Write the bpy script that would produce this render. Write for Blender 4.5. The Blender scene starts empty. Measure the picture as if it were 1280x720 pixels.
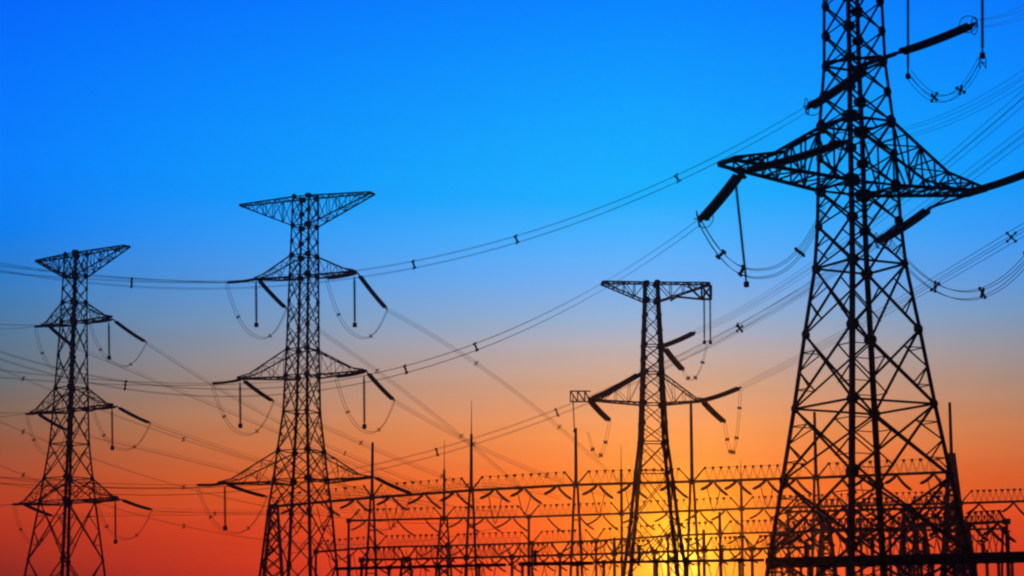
import bpy, math, random
from mathutils import Vector, Matrix
random.seed(7)
C = bpy.context.scene
COL = C.collection
R = math.radians

# ------------------------------------------------------------------ camera
HAZE = .00012
FPX = 2800.0                       # focal length in pixels of the 1280 wide photograph
PITCH = math.atan(490.0 / FPX)
CAM = Vector((0, 0, 1.7))
cam_d = bpy.data.cameras.new('camera')
cam_d.sensor_width = 36.0
cam_d.lens = FPX / 1280.0 * 36.0
cam_d.clip_start = 0.5
cam_d.clip_end = 20000
cam = bpy.data.objects.new('camera', cam_d)
COL.objects.link(cam)
cam.location = CAM
cam.rotation_euler = (math.pi / 2 + PITCH, 0, 0)
C.camera = cam

FW = Vector((0, math.cos(PITCH), math.sin(PITCH)))
UP = Vector((0, -math.sin(PITCH), math.cos(PITCH)))

def P(x, y, D):
    """world point seen at photo pixel (x, y) standing at world depth D"""
    d = FW * FPX + Vector((1, 0, 0)) * (x - 640) + UP * (360 - y)
    return CAM + d * (D / d.y)

def proj(p):
    v = p - CAM
    f = v.dot(FW)
    return 640 + FPX * v.x / f, 360 - FPX * v.dot(UP) / f

# ------------------------------------------------------------------ sky and sun
SUN_AZ = math.atan2(850 - 640, FPX)          # to the right of straight ahead
SUN_EL = R(3.1)
SUN_DIR = Vector((math.sin(SUN_AZ) * math.cos(SUN_EL), math.cos(SUN_AZ) * math.cos(SUN_EL), math.sin(SUN_EL)))

world = bpy.data.worlds.new('World')
C.world = world
world.use_nodes = True
nt = world.node_tree
N, L = nt.nodes, nt.links
N.clear()

def lin(c):
    return tuple(((v / 255.0) / 12.92 if v / 255.0 <= 0.04045 else ((v / 255.0 + 0.055) / 1.055) ** 2.4) for v in c)

def mnode(op, a=None, b=None, c=None, clamp=False):
    n = N.new('ShaderNodeMath'); n.operation = op; n.use_clamp = clamp
    for i, v in enumerate((a, b, c)):
        if v is None: continue
        if isinstance(v, (int, float)): n.inputs[i].default_value = v
        else: L.new(v, n.inputs[i])
    return n.outputs[0]

def ramp(fac, stops):
    n = N.new('ShaderNodeValToRGB')
    n.color_ramp.interpolation = 'B_SPLINE' if False else 'LINEAR'
    e = n.color_ramp.elements
    while len(e) > 1: e.remove(e[-1])
    for i, (p, c) in enumerate(stops):
        el = e[0] if i == 0 else e.new(p)
        el.position = p
        el.color = (*c, 1)
    L.new(fac, n.inputs[0])
    return n.outputs[0]

def EL(y):                                    # photo row -> sky elevation, degrees
    return math.degrees(PITCH + math.atan((360 - y) / FPX))
ELMAX = 60.0
tc = N.new('ShaderNodeTexCoord')
sep = N.new('ShaderNodeSeparateXYZ')
L.new(tc.outputs['Generated'], sep.inputs[0])
elev = mnode('MULTIPLY', mnode('ARCSINE', sep.outputs[2]), 180 / math.pi / ELMAX, clamp=True)
az = mnode('SUBTRACT', mnode('ARCTAN2', sep.outputs[0], sep.outputs[1]), math.atan2(800 - 640, FPX))
azf = mnode('POWER', mnode('DIVIDE', mnode('ABSOLUTE', az), 770 / FPX), 1.25)
azf = mnode('MINIMUM', azf, 1.25)
MID = [(850, (180, 26, 12)), (720, (250, 46, 0)), (660, (253, 74, 0)), (600, (255, 112, 26)), (540, (246, 146, 78)), (480, (212, 162, 130)), (440, (188, 174, 172)),
       (400, (148, 178, 212)), (350, (108, 177, 246)), (300, (70, 178, 255)), (250, (10, 175, 255)), (220, (0, 174, 255)), (150, (0, 164, 255)), (0, (0, 134, 255)), (-350, (0, 70, 190)), (-900, (2, 30, 90)), (-1800, (1, 10, 34))]
EDG = [(850, (84, 20, 12)), (720, (146, 30, 8)), (660, (188, 50, 14)), (610, (184, 68, 26)), (560, (158, 90, 58)), (520, (134, 106, 86)), (480, (108, 114, 118)), (440, (94, 119, 142)),
       (400, (74, 125, 172)), (350, (44, 127, 208)), (300, (6, 129, 240)), (220, (0, 130, 253)), (150, (0, 124, 254)), (0, (0, 104, 252)), (-350, (0, 52, 160)), (-900, (1, 20, 70)), (-1800, (0, 7, 26))]
def stops(t):
    return [(max(0.0, EL(y) / ELMAX), lin(c)) for y, c in t]
rm, re_ = ramp(elev, stops(MID)), ramp(elev, stops(EDG))
mx = N.new('ShaderNodeMix'); mx.data_type = 'RGBA'; mx.clamp_factor = False
L.new(mnode('MINIMUM', azf, 1.1), mx.inputs[0]); L.new(rm, mx.inputs[6]); L.new(re_, mx.inputs[7])
skycol = mx.outputs[2]
# thin uneven murk low in the evening sky, drawn out level with the horizon
mp = N.new('ShaderNodeMapping'); mp.inputs['Scale'].default_value = (5, 5, 90)
L.new(tc.outputs['Generated'], mp.inputs[0])
nz_ = N.new('ShaderNodeTexNoise'); nz_.inputs['Scale'].default_value = 1.6; nz_.inputs['Detail'].default_value = 4
L.new(mp.outputs[0], nz_.inputs['Vector'])
low = N.new('ShaderNodeMapRange'); low.inputs[1].default_value = EL(720) / ELMAX; low.inputs[2].default_value = EL(400) / ELMAX
low.inputs[3].default_value = .34; low.inputs[4].default_value = .05
L.new(elev, low.inputs[0])
mk = mnode('ADD', mnode('MULTIPLY', mnode('SUBTRACT', nz_.outputs[0], .5), low.outputs[0]), 1.0)
ms = N.new('ShaderNodeVectorMath'); ms.operation = 'SCALE'; L.new(skycol, ms.inputs[0]); L.new(mk, ms.inputs['Scale'])
skycol = ms.outputs[0]
# glow of the low sun: functions of the angle from the sun
dotn = N.new('ShaderNodeVectorMath'); dotn.operation = 'DOT_PRODUCT'
L.new(tc.outputs['Generated'], dotn.inputs[0]); dotn.inputs[1].default_value = SUN_DIR
ang = mnode('MULTIPLY', mnode('ARCCOSINE', mnode('MINIMUM', dotn.outputs['Value'], 0.9999999)), 180 / math.pi)
def gauss(width, col):
    g = mnode('EXPONENT', mnode('MULTIPLY', mnode('POWER', mnode('DIVIDE', ang, width), 2.0), -1.0))
    v = N.new('ShaderNodeVectorMath'); v.operation = 'SCALE'
    v.inputs[0].default_value = col; L.new(g, v.inputs['Scale'])
    return v.outputs[0]
def vadd(a, b):
    v = N.new('ShaderNodeVectorMath'); v.operation = 'ADD'; L.new(a, v.inputs[0]); L.new(b, v.inputs[1]); return v.outputs[0]
skycol = vadd(skycol, gauss(3.0, (0.06, 0.12, 0.0)))
skycol = vadd(skycol, gauss(1.45, (0.4, 0.42, 0.0)))
skycol = vadd(skycol, gauss(0.55, (1.2, 0.8, 0.10)))
# the sky away from the sunset is already dark
away = N.new('ShaderNodeMapRange'); away.inputs[1].default_value = -0.1; away.inputs[2].default_value = 0.9
away.inputs[3].default_value = 0.04; away.inputs[4].default_value = 1.0; away.interpolation_type = 'SMOOTHSTEP'
L.new(dotn.outputs['Value'], away.inputs[0])
vs = N.new('ShaderNodeVectorMath'); vs.operation = 'SCALE'
L.new(skycol, vs.inputs[0]); L.new(away.outputs[0], vs.inputs['Scale'])
bg1 = N.new('ShaderNodeBackground'); L.new(vs.outputs[0], bg1.inputs[0]); bg1.inputs[1].default_value = 1.0
st = N.new('ShaderNodeTexSky'); st.sky_type = 'NISHITA'; st.sun_disc = False
st.sun_elevation = SUN_EL; st.sun_rotation = SUN_AZ
bg2 = N.new('ShaderNodeBackground'); L.new(st.outputs[0], bg2.inputs[0]); bg2.inputs[1].default_value = 0.0003
ad = N.new('ShaderNodeAddShader'); L.new(bg1.outputs[0], ad.inputs[0]); L.new(bg2.outputs[0], ad.inputs[1])
wo = N.new('ShaderNodeOutputWorld'); L.new(ad.outputs[0], wo.inputs[0])

sun_d = bpy.data.lights.new('sun', 'SUN')
sun_d.energy = 0.12; sun_d.angle = R(0.5); sun_d.color = (1.0, 0.25, 0.03)
sun = bpy.data.objects.new('sun', sun_d); COL.objects.link(sun)
sun.rotation_euler = (-SUN_DIR).to_track_quat('-Z', 'Y').to_euler()
sun.location = SUN_DIR * 300

vsn = C.view_settings
vsn.view_transform = 'Standard'; vsn.look = 'None'; vsn.gamma = 1; vsn.exposure = 0
vsn.use_curve_mapping = False
C.cycles.filter_width = 2.2

# ------------------------------------------------------------------ materials
def material(name, base, rough, metal=0.0, noise=0.0, scale=3.0, base2=None):
    m = bpy.data.materials.new(name); m.use_nodes = True
    t = m.node_tree; b = t.nodes['Principled BSDF']
    b.inputs['Roughness'].default_value = rough; b.inputs['Metallic'].default_value = metal
    co = t.nodes.new('ShaderNodeTexCoord'); n = t.nodes.new('ShaderNodeTexNoise')
    n.inputs['Scale'].default_value = scale; n.inputs['Detail'].default_value = 5
    t.links.new(co.outputs['Object'], n.inputs['Vector'])
    r = t.nodes.new('ShaderNodeValToRGB')
    r.color_ramp.elements[0].position = .35; r.color_ramp.elements[1].position = .7
    r.color_ramp.elements[0].color = (*base, 1); r.color_ramp.elements[1].color = (*(base2 or base), 1)
    t.links.new(n.outputs[0], r.inputs[0]); t.links.new(r.outputs[0], b.inputs['Base Color'])
    return m
M_STEEL = material('weathered_steel', (.045, .046, .05), .75, 0, base2=(.075, .072, .07))
M_STEEL2 = material('galvanised_steel', (.06, .06, .065), .7, 0, base2=(.10, .10, .10))
M_PORC = material('brown_porcelain', (.022, .012, .009), .45, base2=(.035, .02, .014))
M_WIRE = material('aluminium_strand', (.10, .10, .10), .7, base2=(.14, .14, .14))
M_CONC = material('spun_concrete', (.16, .155, .15), .9, base2=(.22, .21, .2))
M_SOIL = material('dry_soil', (.05, .045, .03), 1, scale=.08, base2=(.09, .075, .05))

# ------------------------------------------------------------------ mesh helpers
class MB:
    def __init__(s): s.v = []; s.f = []
    def bar(s, a, b, w, h=None):
        a = Vector(a); b = Vector(b); h = h or w
        d = b - a
        if d.length < 1e-5: return
        d.normalize()
        r = Vector((0, 0, 1)) if abs(d.z) < .95 else Vector((1, 0, 0))
        u = d.cross(r).normalized(); v = u.cross(d)
        i = len(s.v)
        for p in (a, b):
            for su, sv in ((-1, -1), (1, -1), (1, 1), (-1, 1)):
                s.v.append(p + u * su * w / 2 + v * sv * h / 2)
        s.f += [(i, i+1, i+5, i+4), (i+1, i+2, i+6, i+5), (i+2, i+3, i+7, i+6), (i+3, i, i+4, i+7), (i+3, i+2, i+1, i), (i+4, i+5, i+6, i+7)]
    def angle(s, a, b, w, n1, n2):
        """steel angle section: two thin legs meeting at a heel, running from a to b"""
        a = Vector(a); b = Vector(b); d = (b - a).normalized()
        n1 = (Vector(n1) - d * Vector(n1).dot(d)).normalized(); n2 = (Vector(n2) - d * Vector(n2).dot(d)).normalized()
        t = w * .16
        prof = [(0, 0), (w, 0), (w, t), (t, t), (t, w), (0, w)]
        i = len(s.v)
        for p in (a, b):
            for x, y in prof: s.v.append(p + n1 * x + n2 * y)
        for k in range(6):
            j = (k + 1) % 6
            s.f.append((i+k, i+j, i+6+j, i+6+k))
        s.f.append(tuple(i+k for k in range(5, -1, -1))); s.f.append(tuple(i+6+k for k in range(6)))
    def box(s, c, sx, sy, sz):
        c = Vector(c)
        s.bar(c - Vector((0, 0, sz/2)), c + Vector((0, 0, sz/2)), sy, sx)
    def tube(s, pts, r, n=6, cap=True):
        pts = [Vector(p) for p in pts]
        rr = r if isinstance(r, (list, tuple)) else [r] * len(pts)
        i0 = len(s.v); u = None
        for k, p in enumerate(pts):
            d = (pts[min(k+1, len(pts)-1)] - pts[max(k-1, 0)]).normalized()
            if u is None:
                u = d.cross(Vector((0, 0, 1)) if abs(d.z) < .9 else Vector((1, 0, 0))).normalized()
            else:
                u = (u - d * u.dot(d)).normalized()
            w = d.cross(u)
            for q in range(n):
                a = 2 * math.pi * q / n
                s.v.append(p + (u * math.cos(a) + w * math.sin(a)) * rr[k])
        for k in range(len(pts) - 1):
            for q in range(n):
                q2 = (q + 1) % n
                s.f.append((i0+k*n+q, i0+k*n+q2, i0+(k+1)*n+q2, i0+(k+1)*n+q))
        if cap:
            s.f.append(tuple(i0 + q for q in range(n-1, -1, -1)))
            s.f.append(tuple(i0 + (len(pts)-1)*n + q for q in range(n)))
    def ring(s, c, nrm, rad, r, n=20):
        c = Vector(c); nrm = Vector(nrm).normalized()
        u = nrm.cross(Vector((0, 0, 1)) if abs(nrm.z) < .9 else Vector((1, 0, 0))).normalized(); w = nrm.cross(u)
        s.tube([c + (u * math.cos(2*math.pi*k/n) + w * math.sin(2*math.pi*k/n)) * rad for k in range(n+1)], r, 6, False)
    def build(s, name, mat, parent=None, origin=None, smooth=False):
        me = bpy.data.meshes.new(name)
        o3 = Vector(origin) if origin is not None else Vector((0, 0, 0))
        me.from_pydata([tuple(p - o3) for p in s.v], [], s.f)
        me.materials.append(mat)
        if smooth:
            for p in me.polygons: p.use_smooth = True
        o = bpy.data.objects.new(name, me); COL.objects.link(o)
        if parent is not None: o.parent = parent
        elif origin is not None: o.location = o3
        return o

def thing(name, label, cat, loc=(0, 0, 0), rz=0, group=None):
    o = bpy.data.objects.new(name, None); COL.objects.link(o)
    o.empty_display_size = .5
    o.location = loc; o.rotation_euler = (0, 0, rz)
    o['label'] = label; o['category'] = cat
    if group: o['group'] = group
    return o

# ------------------------------------------------------------------ ground
g = MB(); S = 6000
g.v = [Vector((-2500, -400, 0)), Vector((2500, -400, 0)), Vector((2500, 3500, 0)), Vector((-2500, 3500, 0))]; g.f = [(0, 1, 2, 3)]
o = g.build('ground', M_SOIL); o['kind'] = 'structure'

# ------------------------------------------------------------------ lattice towers
def lattice_tower(name, label, xref, yref, D, rot, rows, thick, arms, horizontals, belts, group=None, gus=1.0):
    """rows: (photo row, projected half diagonal in px) from bottom to top; rot = heading of the arm axis"""
    base = P(xref, yref, D); ax = Vector((base.x, D, 0))
    t = thing(name, label, 'pylon', ax, rot, group)
    eff = rot + math.atan2(xref - 640, FPX)
    off = abs(45 - abs(math.degrees(eff)))
    def z_of(y): return P(xref, y, D).z
    def m_of(px, y): return px * (P(xref + 1, y, D).x - P(xref, y, D).x)
    lv = [(z_of(y), m_of(h, y) / (math.sqrt(2) * math.cos(R(off)))) for y, h in rows]
    # continue to the ground with the slope of the lowest rows
    (z1, h1), (z2, h2) = lv[0], lv[2]
    sl = (h1 - h2) / (z1 - z2)
    ext = []
    z = z1; step = lv[1][0] - lv[0][0]
    while z - step * 1.15 > 2.5:
        step *= 1.12; z -= step; ext.append((z, h1 + (z - z1) * sl))
    ext.append((0.0, h1 - z1 * sl))
    lv = ext[::-1] + lv
    def hw(z):
        for (a, ha), (b, hb) in zip(lv, lv[1:]):
            if a <= z <= b: return ha + (hb - ha) * (z - a) / (b - a)
        return lv[-1][1]
    tl, tb, ts = thick
    corners = [(-1, -1), (1, -1), (1, 1), (-1, 1)]
    ztop = lv[-1][0]
    big = [z_of(a_[k_]) for a_ in arms.values() for k_ in ('yb', 'yt')]
    for cx, cy in corners:
        m = MB()
        for (a, ha), (b, hb) in zip(lv, lv[1:]):
            w_ = tl * (1.08 - .45 * a / ztop)
            m.angle((cx*(ha+tl*.3), cy*(ha+tl*.3), a), (cx*(hb+tl*.3), cy*(hb+tl*.3), b), w_, (-cx, 0, 0), (0, -cy, 0))
        for z, h in lv[1:]:
            gz = gus * tl * (2.5 if any(abs(z - q) < .5 for q in big) else 1.8) * random.uniform(.88, 1.12)
            for rf, (ux, uy) in (((cx*(h+.02), cy*(h+.02+tl*.2)), (-cx, 0)), ((cx*(h+.02+tl*.2), cy*(h+.02)), (0, -cy))):
                i0 = len(m.v); th = Vector((abs(uy), abs(ux), 0)) * (.02 + tl*.1)      # eight sided gusset plate, bolted over the node
                cc = Vector((rf[0] + ux*gz*.3, rf[1] + uy*gz*.3, z))
                for e_ in (-1, 1):
                    for q_ in range(8):
                        an = math.pi*(q_+.5)/4
                        m.v.append(cc + th*e_ + Vector((abs(ux)*math.cos(an), abs(uy)*math.cos(an), 0))*gz*.56 + Vector((0, 0, math.sin(an)*gz*.56)))
                m.f += [tuple(i0+q_ for q_ in range(7, -1, -1)), tuple(i0+8+q_ for q_ in range(8))] + [(i0+q_, i0+(q_+1) % 8, i0+8+(q_+1) % 8, i0+8+q_) for q_ in range(8)]
        m.box((cx*(lv[0][1]), cy*lv[0][1], .2), .9, .9, .5)
        m.build('leg', M_STEEL, t)
    for fi in range(4):
        a, b = corners[fi], corners[(fi+1) % 4]
        m = MB()
        nx, ny = (a[0]+b[0])/2, (a[1]+b[1])/2
        for k, ((z0, h0), (z1_, h1_)) in enumerate(zip(lv, lv[1:])):
            A0 = Vector((a[0]*h0, a[1]*h0, z0)); B0 = Vector((b[0]*h0, b[1]*h0, z0))
            A1 = Vector((a[0]*h1_, a[1]*h1_, z1_)); B1 = Vector((b[0]*h1_, b[1]*h1_, z1_))
            o1 = Vector((nx, ny, 0)) * tb * .3
            w2 = tb * (1.1 - .4 * z0 / ztop)
            m.bar(A0 + o1, B1 + o1, w2, w2*.7); m.bar(B0 - o1, A1 - o1, w2, w2*.7)
            if z1_ - z0 > 3.2 * ts * 8 / 1.0 * .9 or (z1_ - z0) > 3.4:
                X = (A0 + B1 + B0 + A1) / 4
                for lo, hi, dlo, dhi in ((A0, A1, A0, A1), (B0, B1, B0, B1)):
                    midl = (lo + hi) / 2
                    q1 = lo.lerp(X, .5); q2 = hi.lerp(X, .5)
                    m.bar(midl, q1, ts, ts*.7); m.bar(midl, q2, ts, ts*.7)
                    if (z1_ - z0) > 4.2:
                        m.bar(lo.lerp(hi, .25), q1, ts*.8, ts*.6); m.bar(lo.lerp(hi, .75), q2, ts*.8, ts*.6)
        for z in horizontals:
            zz = z_of(z); h = hw(zz)
            m.bar((a[0]*h, a[1]*h, zz), (b[0]*h, b[1]*h, zz), tb*1.05, tb*.8)
        m.build('face_bracing', M_STEEL, t)
    for y in belts:
        zz = z_of(y) - .02; h = hw(zz)
        m = MB()
        mids = [Vector(((corners[i][0]+corners[(i+1) % 4][0])/2*h, (corners[i][1]+corners[(i+1) % 4][1])/2*h, zz)) for i in range(4)]
        for i in range(4): m.bar(mids[i], mids[(i+1) % 4], ts*.9)
        m.build('plan_bracing', M_STEEL, t)
    tips = {}
    for key, ar in arms.items():
        zb, zt, ztip = z_of(ar['yb']), z_of(ar['yt']), z_of(ar['ytip'])
        for side, reach in ((-1, ar['l']), (1, ar['r'])):
            if not reach: continue
            Lm = m_of(reach, ar['ytip']) / math.cos(eff)
            TW = Matrix.Translation(ax) @ Matrix.Rotation(rot, 4, 'Z')
            x_ax = proj(TW @ Vector((0, 0, ztip)))[0]
            for _ in range(8):
                Lm *= reach / abs(proj(TW @ Vector((side*Lm, 0, ztip)))[0] - x_ax)
            wt = ar.get('wt', .35)
            m = MB()
            hb, ht = hw(zb), hw(zt)
            n = ar.get('n', 5); wf = ar.get('web', .8)
            inv = ar['yt'] > ar['ytip'] - 8
            kf, kh = ar.get('knee', (None, 0))
            B, T = {}, {}
            for s in (-1, 1):
                b0 = Vector((side*hb, s*hb, zb)); b1 = Vector((side*Lm, s*wt, ztip - .06))
                t0 = Vector((side*ht, s*ht, zt)); t1 = Vector((side*Lm, s*wt, ztip + .12))
                B[s] = [b0.lerp(b1, i/n) for i in range(n+1)]
                if kf:
                    kp = b0.lerp(b1, kf) + Vector((0, 0, kh)); ki = round(n*kf)
                    T[s] = [t0.lerp(kp, i/ki) for i in range(ki)] + [kp.lerp(t1, (i-ki)/(n-ki)) for i in range(ki, n+1)]
                    m.bar(t0, kp, tb*1.0); m.bar(kp, t1, tb*.9)
                else:
                    T[s] = [t0.lerp(t1, i/n) for i in range(n+1)]
                    m.bar(t0, t1, tb*(1.1 if inv else .85))
                m.bar(b0, b1, tb*(1.0 if inv else 1.3))
                for i in range(n):
                    if i: m.bar(B[s][i], T[s][i], ts*wf)
                    if i % 2: m.bar(B[s][i], T[s][i+1], ts*wf)
                    else: m.bar(T[s][i], B[s][i+1], ts*wf)
                for i in range(1, n): m.box(B[s][i], ts*2, ts, ts*1.8); m.box(T[s][i], ts*1.6, ts, ts*1.5)
            for i in range(n+1):
                m.bar(B[-1][i], B[1][i], ts); m.bar(T[-1][i], T[1][i], ts*.9)
                if i < n: m.bar(B[-1 if i % 2 else 1][i], B[1 if i % 2 else -1][i+1], ts*.9); m.bar(T[1 if i % 2 else -1][i], T[-1 if i % 2 else 1][i+1], ts*wf*.9)
            m.bar((side*Lm, -wt-.08, ztip), (side*Lm, wt+.08, ztip), tl*.6, tl*.8)
            if ar.get('post'):
                for q_ in ar['post']:
                    for s in (-1, 1): m.bar(B[s][q_], B[s][q_] + Vector((0, 0, 1.1)), ts)
            m.build(ar.get('part', 'crossarm'), M_STEEL, t)
            tips[(key, side)] = Matrix.Translation(ax) @ Matrix.Rotation(rot, 4, 'Z') @ Vector((side*Lm, 0, ztip))
    return t, tips, hw, ax, z_of

# ------------------------------------------------------------------ insulator strings and conductors
def insulator(label, a, b, dr=.15, double=0.0, ring=0, group=None, n=None, weight=False, name='insulator_string', sagf=.018):
    """a: end on the steel, b: live end.  Stacked porcelain discs, fittings, optional grading ring"""
    a = Vector(a); b = Vector(b); d = b - a; Ln = d.length; d.normalize()
    t = thing(name, label, 'insulator', a, 0, group)
    side = d.cross(Vector((0, 0, 1)) if abs(d.z) < .9 else Vector((1, 0, 0))).normalized()
    upv = side.cross(d)
    sag = 0 if abs(d.z) > .9 else Ln * sagf
    def at(f, off=0): return d * (Ln * f) + side * off - upv * sag * 4 * f * (1 - f) * (1 if upv.z > 0 else -1)
    nn = n or max(10, int(Ln / .17))
    for off in ((-double/2, double/2) if double else (0,)):
        m = MB(); pts = []; rr = []
        f0, f1 = .085, .935
        for k in range(nn):
            fa = f0 + (f1 - f0) * k / nn; w = (f1 - f0) / nn
            for u, r in ((0, .45), (.30, .5), (.40, 1.0), (.62, .94), (.68, .4)):
                pts.append(at(fa + w*u, off)); rr.append(dr * r)
        m.tube(pts, rr, 8)
        m.build('disc_stack', M_PORC, t, smooth=False)
    for f_a, f_b, f_y in ((0, .09, .09), (1, .93, .93)):
        m = MB(); m.tube([at(f_a), at(f_b)], dr*.5, 6)
        if double: m.bar(at(f_y, -double*.62), at(f_y, double*.62), dr*.8, dr*.5)
        m.build('end_fitting', M_STEEL, t)
    if ring:
        m = MB()
        for off in ((-ring*.55, ring*.55) if double else (0,)):
            m.ring(at(.95, off), d if not double else d*.5 + side*.9*(1 if off > 0 else -1), ring, .028)
        m.bar(at(.95, -ring*1.1 if double else -ring), at(.95, ring*1.1 if double else ring), .05)
        m.build('grading_ring', M_STEEL, t, smooth=True)
    if weight:
        m = MB(); z = at(1)
        m.tube([z + Vector((0, 0, dr*1.0)), z + Vector((0, 0, dr*.8)), z - Vector((0, 0, dr*1.8)), z - Vector((0, 0, dr*2.2))], [dr*.5, dr*1.35, dr*1.5, dr*.6], 10)
        m.build('clamp', M_STEEL, t)
    return t

def spacer_mb(c, d, s, w):
    m = MB(); d = d.normalized()
    u = d.cross(Vector((0, 0, 1))).normalized(); v = u.cross(d)
    h = s / 2
    m.bar(c + (u+v)*h*1.25, c - (u+v)*h*1.25, w); m.bar(c + (u-v)*h*1.25, c - (u-v)*h*1.25, w*.98)
    for a in (1, -1):
        for b in (1, -1): m.box(c + u*a*h + v*b*h, w*1.7, w*1.7, w*2.2)
    m.box(c, w*2.2, w*2.2, w*2.2)
    return m

def curve_pts(a, b, sag, n=44):
    a = Vector(a); b = Vector(b)
    return [a.lerp(b, i/n) - Vector((0, 0, sag*4*(i/n)*(1-i/n))) for i in range(n+1)]

def sag_through(a, b, px):
    a = Vector(a); b = Vector(b); best = None
    for i in range(5, 996):
        t = i / 1000
        q = a.lerp(b, t)
        x, y = proj(q)
        if best is None or abs(x - px[0]) < best[0]: best = (abs(x - px[0]), t, q)
    _, t, q = best
    z = P(px[0], px[1], q.y).z
    return max(-5, (q.z - z) / (4*t*(1-t)))

def conductor(label, a, b, sag=None, through=None, wires=4, s=.45, r=.017, spacers=(), sw=.09, group=None, name='conductor_bundle', cat='power line', n=44):
    a = Vector(a); b = Vector(b)
    if through: sag = sag_through(a, b, through)
    t = thing(name, label, cat, a, 0, group)
    pts = [p - a for p in curve_pts(a, b, sag, n)]
    d = (b - a).normalized(); u = Vector((d.y, -d.x, 0)).normalized() if abs(d.z) < .98 else Vector((1, 0, 0))
    v = Vector((0, 0, 1))
    offs = {1: [(0, 0)], 2: [(-.5, 0), (.5, 0)], 3: [(-.5, -.4), (.5, -.4), (0, .45)], 4: [(-.5, -.5), (.5, -.5), (.5, .5), (-.5, .5)]}[wires]
    for ou, ov in offs:
        m = MB(); m.tube([p + u*ou*s + v*ov*s for p in pts], r, 5)
        m.build('wire', M_WIRE, t, smooth=True)
    for f in spacers:
        if isinstance(f, tuple):      # given by photo column
            best = min(range(1, len(pts)-1), key=lambda i: abs(proj(pts[i] + a)[0] - f[0]))
            i = best
        else: i = int(f * (len(pts)-1))
        spacer_mb(pts[i], pts[min(i+1, len(pts)-1)] - pts[max(0, i-1)], s, sw).build('spacer', M_STEEL, t)
    return t

def loop(label, a, b, depth, wires=4, s=.4, r=.016, spacers=(.2, .36, .7), sw=.07, group=None, n=30, power=2):
    a = Vector(a); b = Vector(b)
    t = thing('jumper_loop', label, 'jumper cable', a, 0, group)
    pts = []
    for i in range(n+1):
        f = i/n
        pts.append(a.lerp(b, f) - a - Vector((0, 0, depth*(1 - abs(2*f-1)**power))))
    d = (b - a); d.z = 0; d.normalize(); u = Vector((d.y, -d.x, 0)); v = Vector((0, 0, 1))
    offs = {1: [(0, 0)], 2: [(-.5, -.3), (.5, .3)], 4: [(-.5, -.5), (.5, -.5), (.5, .5), (-.5, .5)]}[wires]
    for ou, ov in offs:
        m = MB(); m.tube([p + u*ou*s + v*ov*s for p in pts], r, 5); m.build('wire', M_WIRE, t, smooth=True)
    for f in spacers:
        i = int(f*n)
        spacer_mb(pts[i], pts[i+1] - pts[i-1], s, sw).build('spacer', M_STEEL, t)
    return t


# ---- largest tower (single circuit, seen almost along its diagonal)
def D_of(y, z):                       # depth at which photo row y lies at height z
    return (z - CAM.z) / math.tan(PITCH + math.atan((360 - y) / FPX))

ROT_N = R(27)
near, ntip, nhw, nax, nz = lattice_tower('lattice_pylon', 'largest black lattice pylon at right, cut off by the top of the frame', 1074, 300, 135.0, ROT_N,
    [(785, 140), (690, 122), (598, 104), (508, 87), (415, 71), (333, 56), (280, 51), (235, 49), (195, 47), (155, 45), (118, 41), (80, 37), (42, 36), (5, 35), (-35, 34), (-78, 33)],
    (.30, .15, .09),
    {'main': dict(yb=235, yt=155, ytip=222, l=164, r=150, wt=.8, n=7, knee=(.57, 1.05), web=1.0), 'top': dict(yb=-35, yt=-78, ytip=-68, l=110, r=170, wt=.6, n=6, part='top_crossarm')},
    [508, 333, 235, 155, 80], [235, 155])
G1 = 'insulator strings on the largest pylon'
J = 'jumper loops on the pylons'
def pair(tag, a_away, e_away, a_near, e_near, D, dd, la, ln, dr, dbl, ring, grp):
    """two tension strings of one phase: the one pulled away from the viewer and the one pulled nearer"""
    out = []
    for a, e, sgn, lab in ((a_away, e_away, 1, la), (a_near, e_near, -1, ln)):
        pa = P(a[0], a[1], D); pe = P(e[0], e[1], D + sgn*dd)
        insulator(lab, pa, pe, dr=dr, double=dbl, ring=ring, group=grp)
        out.append(pe)
    return out
yN = lambda k: ntip[('main', k)].y
nl = pair('l', (927, 214), (875, 277), (929, 214), (1062, 175), yN(-1), 4.8,
          'thick double string sloping down left from left arm tip of the largest pylon',
          'thick double insulator string rising rightward across the left arm of the largest pylon', .20, .36, .52, G1)
nr = pair('r', (1164, 259), (1097, 303), (1212, 240), (1302, 209), yN(1), 4.8,
          'thick double insulator string sloping down left beneath the right arm of the largest pylon',
          'thick double insulator string running off the right edge of the frame from the largest pylon', .20, .36, .52, G1)
nc = pair('c', (1084, 84), (1009, 136), (1119, 67), (1219, 29), 132.5, 4.8,
          'thick double insulator string sloping down left across the upper body of the largest pylon',
          'thick double insulator string rising right from the upper body of the largest pylon', .20, .36, .52, G1)
m = MB(); m.bar(P(1060, 88, 134), P(1120, 67, 132.5), .28, .2); m.bar(P(1030, 78, 134.5), P(1102, 70, 132.6), .16); m.build('bracket', M_STEEL, None)
bk = bpy.data.objects['bracket']; bk.parent = near; bk.matrix_parent_inverse = (Matrix.Translation(nax) @ Matrix.Rotation(ROT_N, 4, 'Z')).inverted()
m = MB(); m.bar(ntip[('main', 1)], P(1164, 259, yN(1)), .14); m.bar(ntip[('main', 1)] + Vector((-1.2, -.5, .1)), P(1164, 259, yN(1)), .1); m.build('bracket', M_STEEL, None)
m = MB(); m.bar(P(922, 211, yN(-1)), P(932, 223, yN(-1)), .2); m.bar(P(908, 209, yN(-1)), P(932, 221, yN(-1)), .12); m.build('bracket', M_STEEL, None)
bk = bpy.data.objects['bracket.002']; bk.parent = near; bk.matrix_parent_inverse = (Matrix.Translation(nax) @ Matrix.Rotation(ROT_N, 4, 'Z')).inverted()
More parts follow.
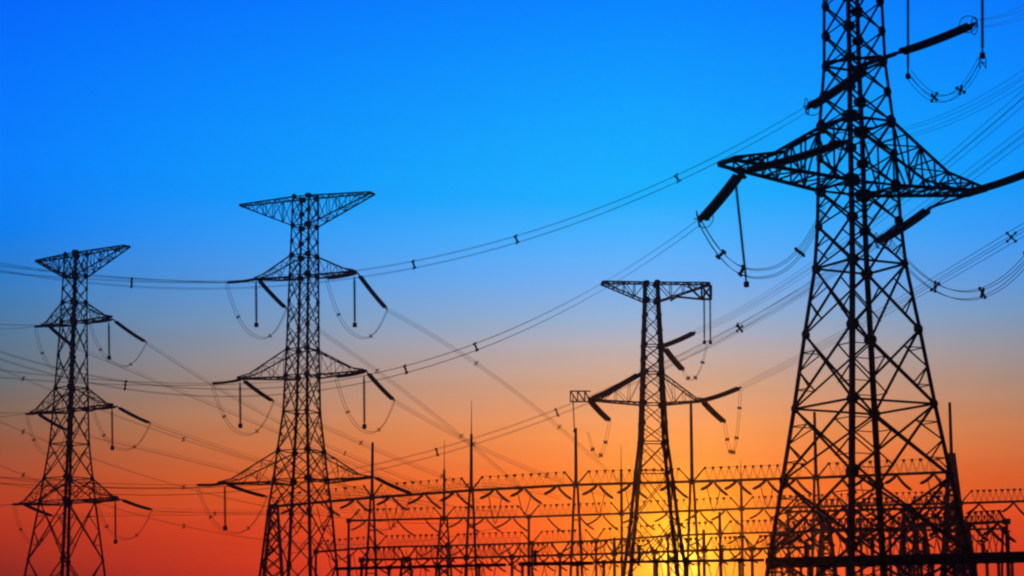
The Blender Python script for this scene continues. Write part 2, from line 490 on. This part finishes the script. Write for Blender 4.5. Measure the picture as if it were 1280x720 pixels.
bk = bpy.data.objects['bracket.001']; bk.parent = near; bk.matrix_parent_inverse = (Matrix.Translation(nax) @ Matrix.Rotation(ROT_N, 4, 'Z')).inverted()
insulator('slim upright insulator string hanging below the left arm tip of the largest pylon', P(919, 222, yN(-1)), P(933, 354, yN(-1)), dr=.115, group=G1, weight=True)
vt = ntip[('top', 1)]
insulator('slim upright string crossing the raised string near the top of the largest pylon', P(1135, -60, 136.5), P(1135, 94, 136.5), dr=.115, group=G1, weight=True)
insulator('slim upright string nearest the top right corner, with open frame at its foot', P(1228, -60, vt.y), P(1228, 68, vt.y), dr=.13, group=G1, weight=True, ring=.0)
m = MB(); q = P(1228, 72, vt.y)
for dx in (-.22, .22):
    m.bar(q + Vector((dx, 0, 0)), q + Vector((dx*.9, 0, -.75)), .05)
m.bar(q + Vector((-.22, 0, -.35)), q + Vector((.22, 0, -.35)), .05); m.bar(q + Vector((-.2, 0, -.05)), q + Vector((.2, 0, -.7)), .04)
fr = m.build('foot_frame', M_STEEL, None)
fp = [o_ for o_ in bpy.data.objects if o_.get('label', '').startswith('slim upright string nearest')][0]
fr.parent = fp; fr.matrix_parent_inverse = Matrix.Translation(-fp.location)
loop('jumper loop of cables under the left arm of the largest pylon', nl[0], P(1030, 262, 133), 3.6, spacers=(.18, .34, .82), group=J, sw=.085, s=.5, r=.02, power=2.3)
loop('jumper loop of cables near the top right corner, beside the two upright strings', P(1136, 92, 136), P(1226, 74, vt.y), 2.1, spacers=(.34, .72), group=J, sw=.085, s=.4, r=.018)
loop('jumper loop of cables right of the largest pylon, running off the right edge', P(1110, 300, 138), P(1330, 250, 131), 4.6, spacers=(.28, .56, .8), group=J, sw=.085, s=.5, r=.02)

# ---- the three bundles behind the largest tower run left behind the other pylons
GC = 'conductor bundles strung across the sky'
conductor('cable bundle sweeping from the upper body of the largest pylon to the left edge', nc[0], P(-500, 160, 120), sag=10, spacers=((850,), (645,), (512,), (165,)), s=.42, r=.010, group=GC, sw=.055, n=90)
conductor('cable bundle sweeping from the left arm of the largest pylon to the left edge', nl[0], P(-500, 140, 120), sag=13, spacers=((598,), (500,), (155,)), s=.42, r=.010, group=GC, sw=.055, n=90)
conductor('cable bundle from under the right arm of the largest pylon to the left edge', nr[0], P(-500, 410, 160), sag=14, spacers=((920,), (690,), (548,)), s=.42, r=.010, group=GC, sw=.055, n=90)
conductor('bundle of cables rising right from the left arm string end of the largest pylon', nl[1], P(1345, 48, 100), sag=1.2, s=.45, r=.010, group=GC)
conductor('bundle of cables leaving the frame at the upper right corner', nc[1], P(1345, -30, 100), sag=.6, s=.45, r=.010, group=GC)
conductor('short bundle of cables beyond the right edge string', nr[1], P(1420, 160, 105), sag=.4, s=.5, group=GC)

# ---- smaller single circuit tower, seen face on
t3, t3tip, t3hw, t3ax, t3z = lattice_tower('lattice_pylon', 'slender black lattice pylon with flat top arm in front of the low sun', 815, 432, 235.0, R(4),
    [(720, 40), (650, 30), (590, 23), (553, 18), (530, 16.7), (505, 15.5), (485, 14.3), (466, 13.5), (449, 13), (432, 12.5), (414, 11.5), (395, 10.5), (376, 9.6), (355, 9)],
    (.40, .13, .07),
    {'main': dict(yb=505, yt=468, ytip=500, l=79, r=66, wt=.5, n=4, web=.7, knee=(.75, .35)), 'top': dict(yb=377, yt=354, ytip=355, l=61, r=71, wt=.7, n=4, web=1.2, part='top_crossarm')},
    [590, 553, 505, 466, 432, 376, 355], [505], gus=.6)
G3 = 'insulator strings on the slender pylon'
yl, yr = t3tip[('main', -1)].y, t3tip[('main', 1)].y
tl3 = pair('l', (737, 500), (762, 526), (736, 500), (801, 466), yl, 4.5,
           'short insulator string sloping down right below the left arm tip of the slender pylon',
           'insulator string rising along the left arm of the slender pylon', .22, .3, 0, G3)
tr3 = pair('r', (878, 501), (906, 528), (877, 501), (926, 484), yr, 4.5,
           'short insulator string sloping down right below the right arm tip of the slender pylon',
           'insulator string rising right from the right arm tip of the slender pylon', .22, .3, 0, G3)
tc3 = pair('c', (830, 434), (854, 463), (827, 433), (869, 415), t3ax.y - .8, 4.5,
           'short insulator string sloping down right from the middle of the slender pylon',
           'insulator string rising right from the middle of the slender pylon', .22, .3, 0, G3)
for x_, w_ in ((880, 'left'), (887.5, 'right')):
    insulator(f'{w_} of two upright strings below the top arm of the slender pylon', P(x_, 357, t3tip[('top', 1)].y), P(x_ + .5, 427, t3tip[('top', 1)].y), dr=.13, group=G3, weight=True)
insulator('thin upright string below the left arm end of the slender pylon', P(716, 494, yl), P(718, 538, yl), dr=.09, group=G3, weight=True)
insulator('thin upright insulator string below the right arm of the slender pylon', P(864, 504, yr), P(864.5, 552, yr), dr=.11, group=G3, weight=True)
m = MB()
for a_, b_ in (((713, 489), (738, 489)), ((713, 502), (738, 502)), ((713, 489), (713, 502)), ((722, 489), (722, 502)), ((731, 489), (731, 502)), ((713, 489), (722, 502)), ((722, 489), (731, 502)), ((731, 489), (738, 502))):
    m.bar(P(*a_, yl - .2), P(*b_, yl - .2), .13)
    m.bar(P(*a_, yl + .8), P(*b_, yl + .8), .12)
for a_ in ((713, 489), (713, 502), (738, 489), (738, 502)): m.bar(P(*a_, yl - .2), P(*a_, yl + .8), .1)
yt_ = t3tip[('top', 1)].y; m2 = MB()
for a_, b_ in (((877, 357), (889, 357)), ((877, 374), (889, 374)), ((877, 357), (877, 374)), ((889, 357), (889, 374)), ((877, 357), (889, 374)), ((889, 357), (877, 374)), ((846, 371), (877, 374)), ((846, 371), (838, 376)), ((860, 357), (877, 374))):
    m2.bar(P(*a_, yt_), P(*b_, yt_), .2); m2.bar(P(*a_, yt_ + .7), P(*b_, yt_ + .7), .17)
for a_ in ((877, 357), (889, 357), (877, 374), (889, 374)): m2.bar(P(*a_, yt_), P(*a_, yt_ + .7), .14)
br_ = m2.build('hanger_bracket', M_STEEL, None); br_.parent = t3; br_.matrix_parent_inverse = (Matrix.Translation(t3ax) @ Matrix.Rotation(R(4), 4, 'Z')).inverted()
ex = m.build('arm_extension', M_STEEL, None); ex.parent = t3; ex.matrix_parent_inverse = (Matrix.Translation(t3ax) @ Matrix.Rotation(R(4), 4, 'Z')).inverted()
loop('dotted jumper loop below the left arm of the slender pylon', tl3[0], P(735, 540, yl - 4), 3.2, wires=2, spacers=(.2, .45, .8), group=J, sw=.08, s=.25, r=.02)
loop('dotted jumper loop below the right arm of the slender pylon', tr3[1], tr3[0], 5.0, wires=2, spacers=(.1, .3, .5, .72, .88), group=J, sw=.08, s=.25, r=.02)
loop('dotted jumper loop between the middle and the upright strings of the slender pylon', P(884, 430, 235), tc3[0], 2.2, wires=2, spacers=(.2, .5, .8), group=J, sw=.08, s=.25, r=.02)
conductor('bundle of cables from the middle of the slender pylon rising behind the largest pylon', tc3[1], P(1345, 64, 95), through=(1000, 343), spacers=(), s=.4, r=.012, group=GC, sw=.06)
conductor('bundle of cables from the left arm of the slender pylon rising to the right edge', tl3[1], P(1345, 118, 95), through=(1000, 366), spacers=((921,),), s=.4, r=.012, group=GC, sw=.09)
conductor('bundle of cables from the right arm of the slender pylon rising past the largest pylon', tr3[1], P(1345, 248, 95), through=(1000, 447), spacers=((1268,),), s=.4, r=.014, group=GC, sw=.06)

# ---- double circuit tower left of the middle
def double_tower(label, who, xref, yref, D, rot, rows, thick, arms, horiz, strings, dd, grp):
    t, tips, hw_, ax_, z_ = lattice_tower('lattice_pylon', label, xref, yref, D, rot, rows, thick, arms, horiz, [], gus=.82)
    ends = {}
    lvl = {'a1': 'upper', 'a2': 'middle', 'a3': 'lowest'}
    for key, d in strings.items():
        for sd, sn in (('L', -1), ('R', 1)):
            D_ = tips[(key, sn)].y
            side = 'left' if sn < 0 else 'right'
            a, an, ea, v = d[sd]
            pa = P(a[0], a[1], D_ + .4)
            pe = P(ea[0], ea[1], D_ + dd)
            insulator(f'string sloping down right from {side} end of {lvl[key]} arm, {who}', pa, pe, dr=.19, double=.3, group=grp)
            pb = P(a[0], a[1], D_ - .4); pn = P(an[0], an[1], D_ - dd)
            insulator(f'level string pointing left from {side} end of {lvl[key]} arm, {who}', pb, pn, dr=.17, double=.28, group=grp)
            ends[(key, sd, 'away')] = pe; ends[(key, sd, 'near')] = pn
            if v:
                insulator(f'upright string hanging below {side} end of {lvl[key]} arm, {who}', P(v[0], v[1], D_), P(v[0] + .5, v[2], D_), dr=.19, group=grp, weight=True)
            loop(f'faint jumper loop below {side} end of {lvl[key]} arm, {who}', pn, pe, d['dep'], wires=2, spacers=(.2, .75), group=J, sw=.07, s=.3, r=.028, power=2.4)
    return t, tips, ends
t2, t2tip, E2 = double_tower('tall grey black lattice pylon with three arms and a flaring top, second from left', 'second pylon from left',
    380, 345, 276.0, R(-23.7),
    [(705, 47), (640, 40), (600, 34), (564, 29.5), (515, 23), (470, 21.3), (437, 20), (408, 19.3), (377, 18.6), (345, 17.8), (320, 17), (302, 16.4), (283, 16), (265, 15.5), (247, 15)],
    (.32, .14, .09),
    {'top': dict(yb=283, yt=247, ytip=250, l=79, r=84, wt=.5, n=6, part='top_crossarm'),
     'a1': dict(yb=347, yt=320, ytip=344, l=60, r=63, wt=.4, n=4, web=.6, knee=(.75, .55)), 'a2': dict(yb=472, yt=437, ytip=468, l=79, r=78, wt=.4, n=4, web=.6, knee=(.75, .55)), 'a3': dict(yb=603, yt=564, ytip=600, l=101, r=86, wt=.4, n=4, web=.6, knee=(.75, .55))},
    [600, 564, 515, 470, 437, 345, 320, 283, 247],
    {'a1': dict(L=((322, 348), (283, 353), (358, 386), (320, 352, 405)), R=((447, 341), (408, 348), (484, 387), (443, 346, 405)), dep=5.2),
     'a2': dict(L=((303, 474), (265, 479), (342, 502), (300, 478, 531)), R=((458, 464), (420, 471), (493, 501), (455, 470, 532)), dep=5.2),
     'a3': dict(L=((281, 604), (246, 606), (334, 621), (281, 608, 659)), R=((466, 595), (428, 600), (515, 617), None), dep=5.2)},
    6.0, 'insulator strings on the second pylon from the left')
t1, t1tip, E1 = double_tower('dim lattice pylon with three arms and a tilted flaring top, leftmost of all', 'leftmost pylon',
    92, 403, 315.0, R(-38),
    [(700, 46), (627, 34), (598, 30), (555, 24), (512, 21.3), (485, 20), (444, 17.8), (402, 16), (378, 15), (361, 14.6), (345, 14.3), (318, 13.6)],
    (.34, .15, .10),
    {'top': dict(yb=347, yt=318, ytip=319, l=47, r=64, wt=.5, n=6, part='top_crossarm'),
     'a1': dict(yb=405, yt=378, ytip=402, l=38, r=45, wt=.4, n=4, web=.6, knee=(.75, .5)), 'a2': dict(yb=514, yt=485, ytip=511, l=48, r=50, wt=.4, n=4, web=.6, knee=(.75, .5)), 'a3': dict(yb=629, yt=598, ytip=626, l=58, r=60, wt=.4, n=4, web=.6, knee=(.75, .5))},
    [627, 598, 555, 512, 485, 402, 378, 345, 318],
    {'a1': dict(L=((60, 406), (44, 408), (92, 433), None), R=((141, 399), (112, 403), (183, 428), (136, 403, 446)), dep=4.6),
     'a2': dict(L=((46, 516), (33, 517), (84, 538), None), R=((146, 508), (116, 511), (188, 529), (140, 511, 559)), dep=4.6),
     'a3': dict(L=((28, 629), (17, 630), (66, 645), None), R=((151, 624), (120, 626), (190, 637), (144, 627, 676)), dep=4.6)},
    6.0, 'insulator strings on the leftmost pylon')

# conductors of the two double circuit towers: leftwards off the frame, and away right down to the gantries
lv = {'a1': 'upper', 'a2': 'middle', 'a3': 'lowest'}
offl = {('a1', 'L'): (322, 345), ('a1', 'R'): (330, 350), ('a2', 'L'): (450, 475), ('a2', 'R'): (462, 480), ('a3', 'L'): (588, 604), ('a3', 'R'): (598, 609)}
for (k, sd), (y, ym) in offl.items():
    conductor(f'cables running to left edge from {"left" if sd == "L" else "right"} end of {lv[k]} arm, second pylon from left', E2[(k, sd, 'near')], P(-90, y, 215), through=(130, ym), wires=2, s=.5, r=.015, group=GC)
for (k, y) in (('a1', 402), ('a2', 514), ('a3', 628)):
    for sd in 'LR':
        conductor(f'cables running to left edge from {"left" if sd == "L" else "right"} end of {lv[k]} arm, leftmost pylon', E1[(k, sd, 'near')], P(-70, y + (2 if sd == 'L' else -2), 275), sag=.5, wires=2, s=.5, r=.015, group=GC)
ZB = 28.9
land2 = {('a1', 'R'): ((790, 603), (650, 494)), ('a1', 'L'): ((668, 609), (480, 470)), ('a2', 'R'): ((762, 604), (615, 566)), ('a2', 'L'): ((640, 610), (480, 566)),
         ('a3', 'R'): ((700, 607), (620, 607)), ('a3', 'L'): ((540, 616), (450, 618))}
for (k, sd), ((x, y), th) in land2.items():
    conductor(f'cables descending right from {"left" if sd == "L" else "right"} end of {lv[k]} arm, second pylon from left', E2[(k, sd, 'away')], P(x, y + 16, D_of(y, ZB)), through=th, wires=3, s=.45, r=.02, spacers=(.35, .7), sw=.075, group=GC)
land1 = {('a1', 'R'): ((600, 613), (345, 525)), ('a1', 'L'): ((560, 616), (300, 520)), ('a2', 'R'): ((520, 619), (340, 580)), ('a2', 'L'): ((480, 622), (300, 590)),
         ('a3', 'R'): ((440, 625), (320, 640)), ('a3', 'L'): ((400, 628), (260, 642))}
for (k, sd), ((x, y), th) in land1.items():
    conductor(f'faint cables descending right from {"left" if sd == "L" else "right"} end of {lv[k]} arm, leftmost pylon', E1[(k, sd, 'away')], P(x, y + 14, D_of(y, ZB)), through=th, wires=3, s=.45, r=.018, spacers=(.6,), sw=.08, group=GC)
for i, (y0, y1_, w_) in enumerate(((452, 640, 'highest'), (518, 652, 'middle'), (572, 660, 'lowest'))):
    conductor(f'{w_} of three faint cables slanting down right from the left edge behind the leftmost pylon', P(-60, y0 - 18, 330), P(620, y1_, 395), through=(63, y0 + 35), wires=2, s=.6, r=.02, spacers=(.12, .4), sw=.08, group=GC)

# ------------------------------------------------------------------ substation gantries
GS = 'insulator strings under the gantry beams'
def column_mb(m, p, z, style, w=.42):
    x, y = p.x, p.y
    if style == 'trunk':
        def q(i, f): s = 2.5*(1-f)**1.15 + .3; return Vector((x + s*(-1, 1, 1, -1)[i], y + s*(-1, -1, 1, 1)[i], (z + 2.2)*f))
        nn = 17
        for i in range(4):
            m.bar(q(i, 0), q(i, 1), .32)
            for k in range(nn):
                m.bar(q(i, k/nn), q((i+1) % 4, (k+1)/nn), .15); m.bar(q((i+1) % 4, k/nn), q(i, (k+1)/nn), .15); m.bar(q((i+1) % 4, k/nn), q(i, k/nn), .15)
    elif style == 'A':
        for s in (-1, 1):
            m.tube([(x + s*(.25 + z*.045), y, 0), (x + s*.22, y, z - .3)], [w*.55, w*.42], 8)
        for f in (.35, .6, .82):
            hw_ = .25 + z*.045*(1-f); m.bar((x - hw_, y, z*f), (x + hw_, y, z*f), .16)
    elif style == 'lattice':
        b, t_ = 2.9*w/.42, .5*w/.42
        def q(i, f): s = b + (t_ - b)*f; return Vector((x + s*(-1, 1, 1, -1)[i], y + s*(-1, -1, 1, 1)[i], z*f))
        nn = 14
        for i in range(4):
            m.bar(q(i, 0), q(i, 1), .3)
            for k in range(nn):
                m.bar(q(i, k/nn), q((i+1) % 4, (k+1)/nn), .17); m.bar(q((i+1) % 4, k/nn), q(i, (k+1)/nn), .17)
    else:
        m.tube([(x, y, 0), (x, y, z)], [w*.75, w*.5], 10)
def gantry(label, cols, z, beam_h=1.9, chord=.26, lat=.032, strings=43, sl=3.6, rowname='', seed=1, w=.42, stringr=.24, loops=.75, thick=True, segpx=13, ramped=True):
    rnd = random.Random(seed)
    pts = [P(c[0], c[1], D_of(c[1], z)) for c in cols]
    t = thing('substation_gantry', label, 'gantry', Vector((pts[0].x, pts[0].y, 0)), 0, 'substation gantries')
    org = Vector((pts[0].x, pts[0].y, 0))
    for c, p in zip(cols, pts):
        if not c[3]: continue
        m = MB(); column_mb(m, p - org, z + .3, c[3], w)
        m.box((p.x - org.x, p.y - org.y, z), .8, 1.3, .7)
        co = m.build('column', M_CONC if c[3] != 'lattice' else M_STEEL2, t)
        if c[2]:
            zt = P(c[0], c[2], p.y).z; q = p - org
            m = MB(); zm = z + (zt - z) * (.62 if c[4] else 1)
            m.tube([(q.x, q.y, z + .3), (q.x, q.y, zm)], [.25, .19], 8)
            if c[4]: m.tube([(q.x, q.y, zm), (q.x, q.y, zt)], [.09, .035], 6)
            m.build('lightning_mast', M_STEEL2, co)
    for bi, (p, q) in enumerate(zip(pts, pts[1:])):
        a = p - org; b = q - org; a.z = b.z = z
        d = (b - a); Lb = d.length; d.normalize(); n_ = Vector((-d.y, d.x, 0))
        e = min(1.9, Lb*.16) if ramped else .05
        m = MB()
        nseg = max(3, round((cols[bi+1][0] - cols[bi][0]) / segpx))
        hv = Vector((0, 0, beam_h))
        for s in (-1, 1): m.bar(a + n_*s*.6, b + n_*s*.6, chord)
        T = [a + d*(e + (Lb - 2*e)*i/nseg) + hv for i in range(nseg+1)]
        B = [a + d*(e + (Lb - 2*e)*(i-.5)/nseg) for i in range(nseg+2)]
        B[0] = a + d*.2; B[-1] = b - d*.2
        m.bar(T[0], T[-1], lat*1.2)
        m.bar(a + d*.1, T[0], chord*.62); m.bar(b - d*.1, T[-1], chord*.62)
        for i, tp in enumerate(T):
            for s in (-1, 1):
                m.bar(tp, B[i] + n_*s*.6, lat); m.bar(tp, B[i+1] + n_*s*.6, lat)
            m.box(tp - Vector((0, 0, .08)), .38*rnd.uniform(.6, 1.25), .3, .34)
        for i in range(nseg+1): m.bar(B[i] + n_*.6, B[i+1] - n_*.6, lat)
        m.build('beam', M_STEEL2, t)
        wpx = cols[bi+1][0] - cols[bi][0]
        ns = max(1, round(wpx / strings)); cnt = [0, 0, 0]
        for k in range(ns):
            f = (k + .7) / (ns + .3) + rnd.uniform(-.03, .03)
            c0 = a + d*(Lb*f) + org
            fa = c0 + Vector((2.3, 2.4, -1.9)) * (sl/3.6) * rnd.uniform(.88, 1.1); fn = c0 + Vector((-2.3, -2.4, -1.6)) * (sl/3.6) * rnd.uniform(.8, 1.05)
            if rnd.random() < .95:
                insulator(f'{ORD[cnt[0]]} string slanting down right in {ORD[bi]} bay of {rowname}', c0 + Vector((.1, .6, -.05)), fa, dr=stringr, group=GS, n=9, sagf=.06); cnt[0] += 1
            if rnd.random() < .75:
                insulator(f'{ORD[cnt[1]]} string slanting down left in {ORD[bi]} bay of {rowname}', c0 + Vector((-.1, -.6, -.05)), fn, dr=stringr, group=GS, n=9, sagf=.06); cnt[1] += 1
            if loops and rnd.random() < loops:
                loop(f'{ORD[cnt[2]]} hanging cable loop in {ORD[bi]} bay of {rowname}', c0 + Vector((-1.0, -.4, -.6)), c0 + Vector((1.0, .6, -.7)), rnd.uniform(3.0, 4.6), wires=1, spacers=(.5,) if rnd.random() < .4 else (), s=.3, r=.065, group='hanging loops under the gantry beams', sw=.12, n=14, power=1.35); cnt[2] += 1
    return t
ORD = ['first', 'second', 'third', 'fourth', 'fifth', 'sixth', 'seventh', 'eighth', 'ninth', 'tenth']
gantry('long gantry with tall lightning masts, nearest and highest of the beam rows', [(343, 633, None, 'lattice', 0), (465, 622, 553, 'A', 0), (589, 613, 500, 'A', 1), (720, 606, 535, 'A', 0), (865, 602, 505, 'A', 0), (1020, 597, 515, 'A', 0), (1190, 590, 503, 'trunk', 0)], 28.9, rowname='highest gantry row', seed=3)
gantry('second gantry row, its reddish beams lower than the nearest row', [(436, 651, None, 'pole', 0), (555, 648, 550, 'lattice', 1), (661, 646, None, 'pole', 0), (777, 642, 556, 'pole', 1), (927, 636, 575, 'pole', 1), (1075, 632, None, 'pole', 0), (1200, 629, None, 'pole', 0), (1330, 625, None, 'pole', 0)], 28.9, rowname='second gantry row', seed=5, segpx=10, sl=4.4, loops=0, strings=38, stringr=.2)
gantry('third gantry row, small faded truss beams low in the haze', [(395, 690, None, 'pole', 0), (470, 684, None, 'pole', 0), (560, 682, None, 'pole', 0), (665, 679, None, 'pole', 0), (745, 676, None, 'pole', 0), (835, 670, None, 'pole', 0), (900, 667, 640, 'pole', 0), (985, 665, None, 'pole', 0), (1130, 663, None, 'pole', 0), (1255, 661, None, 'A', 0)], 24.0, rowname='third gantry row', seed=8, strings=34, segpx=10, chord=.22, lat=.038, sl=4.6, stringr=.16, loops=.9)

gantry('crowded gantry row behind the legs of the largest pylon', [(968, 668, None, 'pole', 0), (1032, 662, None, 'trunk', 0), (1112, 662, None, 'pole', 0), (1150, 657, None, 'lattice', 0), (1204, 655, None, 'lattice', 0), (1258, 652, None, 'pole', 0)], 22.0, rowname='crowded gantry row', seed=12, strings=16, segpx=10, chord=.28, lat=.09, sl=4.2, stringr=.24, loops=.9, beam_h=1.5)
gantry('low gantry row seen just below the crowded beams at right', [(985, 640, None, 'pole', 0), (1060, 638, None, 'pole', 0), (1135, 636, None, 'lattice', 0), (1190, 634, None, 'lattice', 0)], 25.0, rowname='low gantry row', seed=15, strings=18, segpx=11, chord=.26, lat=.08, sl=4.0, stringr=.22, loops=.8, beam_h=1.6)

gantry('fourth gantry row, lowest and most distant of the long rows', [(452, 700, None, 'pole', 0), (508, 699, None, 'lattice', 0), (583, 697, None, 'pole', 0), (640, 696, None, 'pole', 0), (700, 694, None, 'pole', 0), (768, 692, 672, 'pole', 0), (818, 690, None, 'pole', 0), (880, 688, 662, 'pole', 0), (940, 686, None, 'pole', 0), (1010, 684, None, 'pole', 0)], 19.0, rowname='fourth gantry row', seed=21, strings=21, segpx=9, chord=.24, lat=.05, sl=3.6, stringr=.17, loops=.8, beam_h=1.7)

# ---- black busbar on posts running along the bottom of the picture
def busbar(label, x0, y0, x1, y1, posts, w, stubs=(), z=9.6, lattice=False):
    a = P(x0, y0, D_of(y0, z)); b = P(x1, y1, D_of(y1, z)); a.z = b.z = z
    t = thing('busbar_frame', label, 'busbar', Vector((a.x, a.y, 0)), 0, 'busbar frames along the bottom')
    o3 = Vector((a.x, a.y, 0)); m = MB()
    m.tube([a - o3, b - o3], w, 8)
    if lattice:
        n = int((b - a).length / .7); hv = Vector((0, 0, -.34))
        m.tube([a - o3 + hv, b - o3 + hv], w*.5, 6)
        for i in range(n):
            p = a.lerp(b, i/n) - o3; q = a.lerp(b, (i+1)/n) - o3
            m.bar(p + (hv if i % 2 else Vector()), q + (Vector() if i % 2 else hv), .07)
    m.build('beam', M_STEEL2, t)
    for x in posts:
        f = (x - x0) / (x1 - x0); p = a.lerp(b, f)
        p = a.lerp(b, max(0, min(1, f))) - o3
        m = MB()
        m.tube([(p.x, p.y, 0), (p.x, p.y, z - 1.5)], .13, 8)
        k = 9; pts, rr = [], []
        for i in range(k):
            for u, r in ((0, .07), (.3, .15), (.6, .14), (.7, .07)):
                pts.append((p.x, p.y, z - 1.5 + 1.4*(i+u)/k)); rr.append(r)
        m.box((p.x, p.y, z), .26, .26, .3)
        c_ = m.build('post', M_STEEL2, t)
        m = MB(); m.tube(pts, rr, 8); m.build('post_insulator', M_PORC, c_)
    for x, h in stubs:
        p = a.lerp(b, (x - x0) / (x1 - x0)) - o3
        pts, rr = [], []; k = 8
        for i in range(k):
            for u, r in ((0, .1), (.3, .17), (.6, .16), (.7, .1)):
                pts.append((p.x, p.y, z + h*(i+u)/k)); rr.append(r)
        m = MB(); m.tube(pts, rr, 8); m.tube([(p.x, p.y, z + h), (p.x, p.y, z + h + .12)], .2, 8)
        m.build('surge_arrester', M_PORC, t)
busbar('black busbar at the bottom between the two left pylons and the thin masts', 418, 711, 632, 706, (437, 488, 551, 600), .11, ((437, .85),))
busbar('black busbar at the bottom left of the setting sun', 648, 705, 742, 704, (653, 661, 722), .13, ((669, .8), ))
busbar('black busbar at the bottom crossing the glow of the setting sun', 744, 703, 955, 700, (755, 790, 822, 858, 902, 925), .10, ((800, 1.0), (903, .9)))
busbar('heavy black busbar at the bottom behind the legs of the largest pylon', 958, 702, 1296, 694, (965, 978, 992, 1003, 1016, 1030, 1047, 1062, 1080, 1096, 1112, 1127, 1140, 1156, 1170, 1183, 1196, 1208, 1222, 1236, 1250, 1266, 1284), .27, ((1010, 1.1), (1095, 1.3), (1135, 1.7), (1160, 1.2), (1232, .9), (1262, 1.5)), lattice=True)

# ------------------------------------------------------------------ haze
hz = MB(); x0, x1, y0, y1, z0, z1 = -2520, 2520, -420, 3520, -1, 78
hz.v = [Vector(p) for p in ((x0,y0,z0),(x1,y0,z0),(x1,y1,z0),(x0,y1,z0),(x0,y0,z1),(x1,y0,z1),(x1,y1,z1),(x0,y1,z1))]
hz.f = [(3,2,1,0),(4,5,6,7),(0,1,5,4),(1,2,6,5),(2,3,7,6),(3,0,4,7)]
M_HAZE = bpy.data.materials.new('evening_haze'); M_HAZE.use_nodes = True
ht = M_HAZE.node_tree; ht.nodes.clear()
pv = ht.nodes.new('ShaderNodeVolumePrincipled'); mo = ht.nodes.new('ShaderNodeOutputMaterial')
pv.inputs['Color'].default_value = (.92, .87, .80, 1)
pv.inputs['Density'].default_value = HAZE
pv.inputs['Anisotropy'].default_value = .95
ht.links.new(pv.outputs[0], mo.inputs['Volume'])
o = hz.build('haze', M_HAZE); o['kind'] = 'stuff'
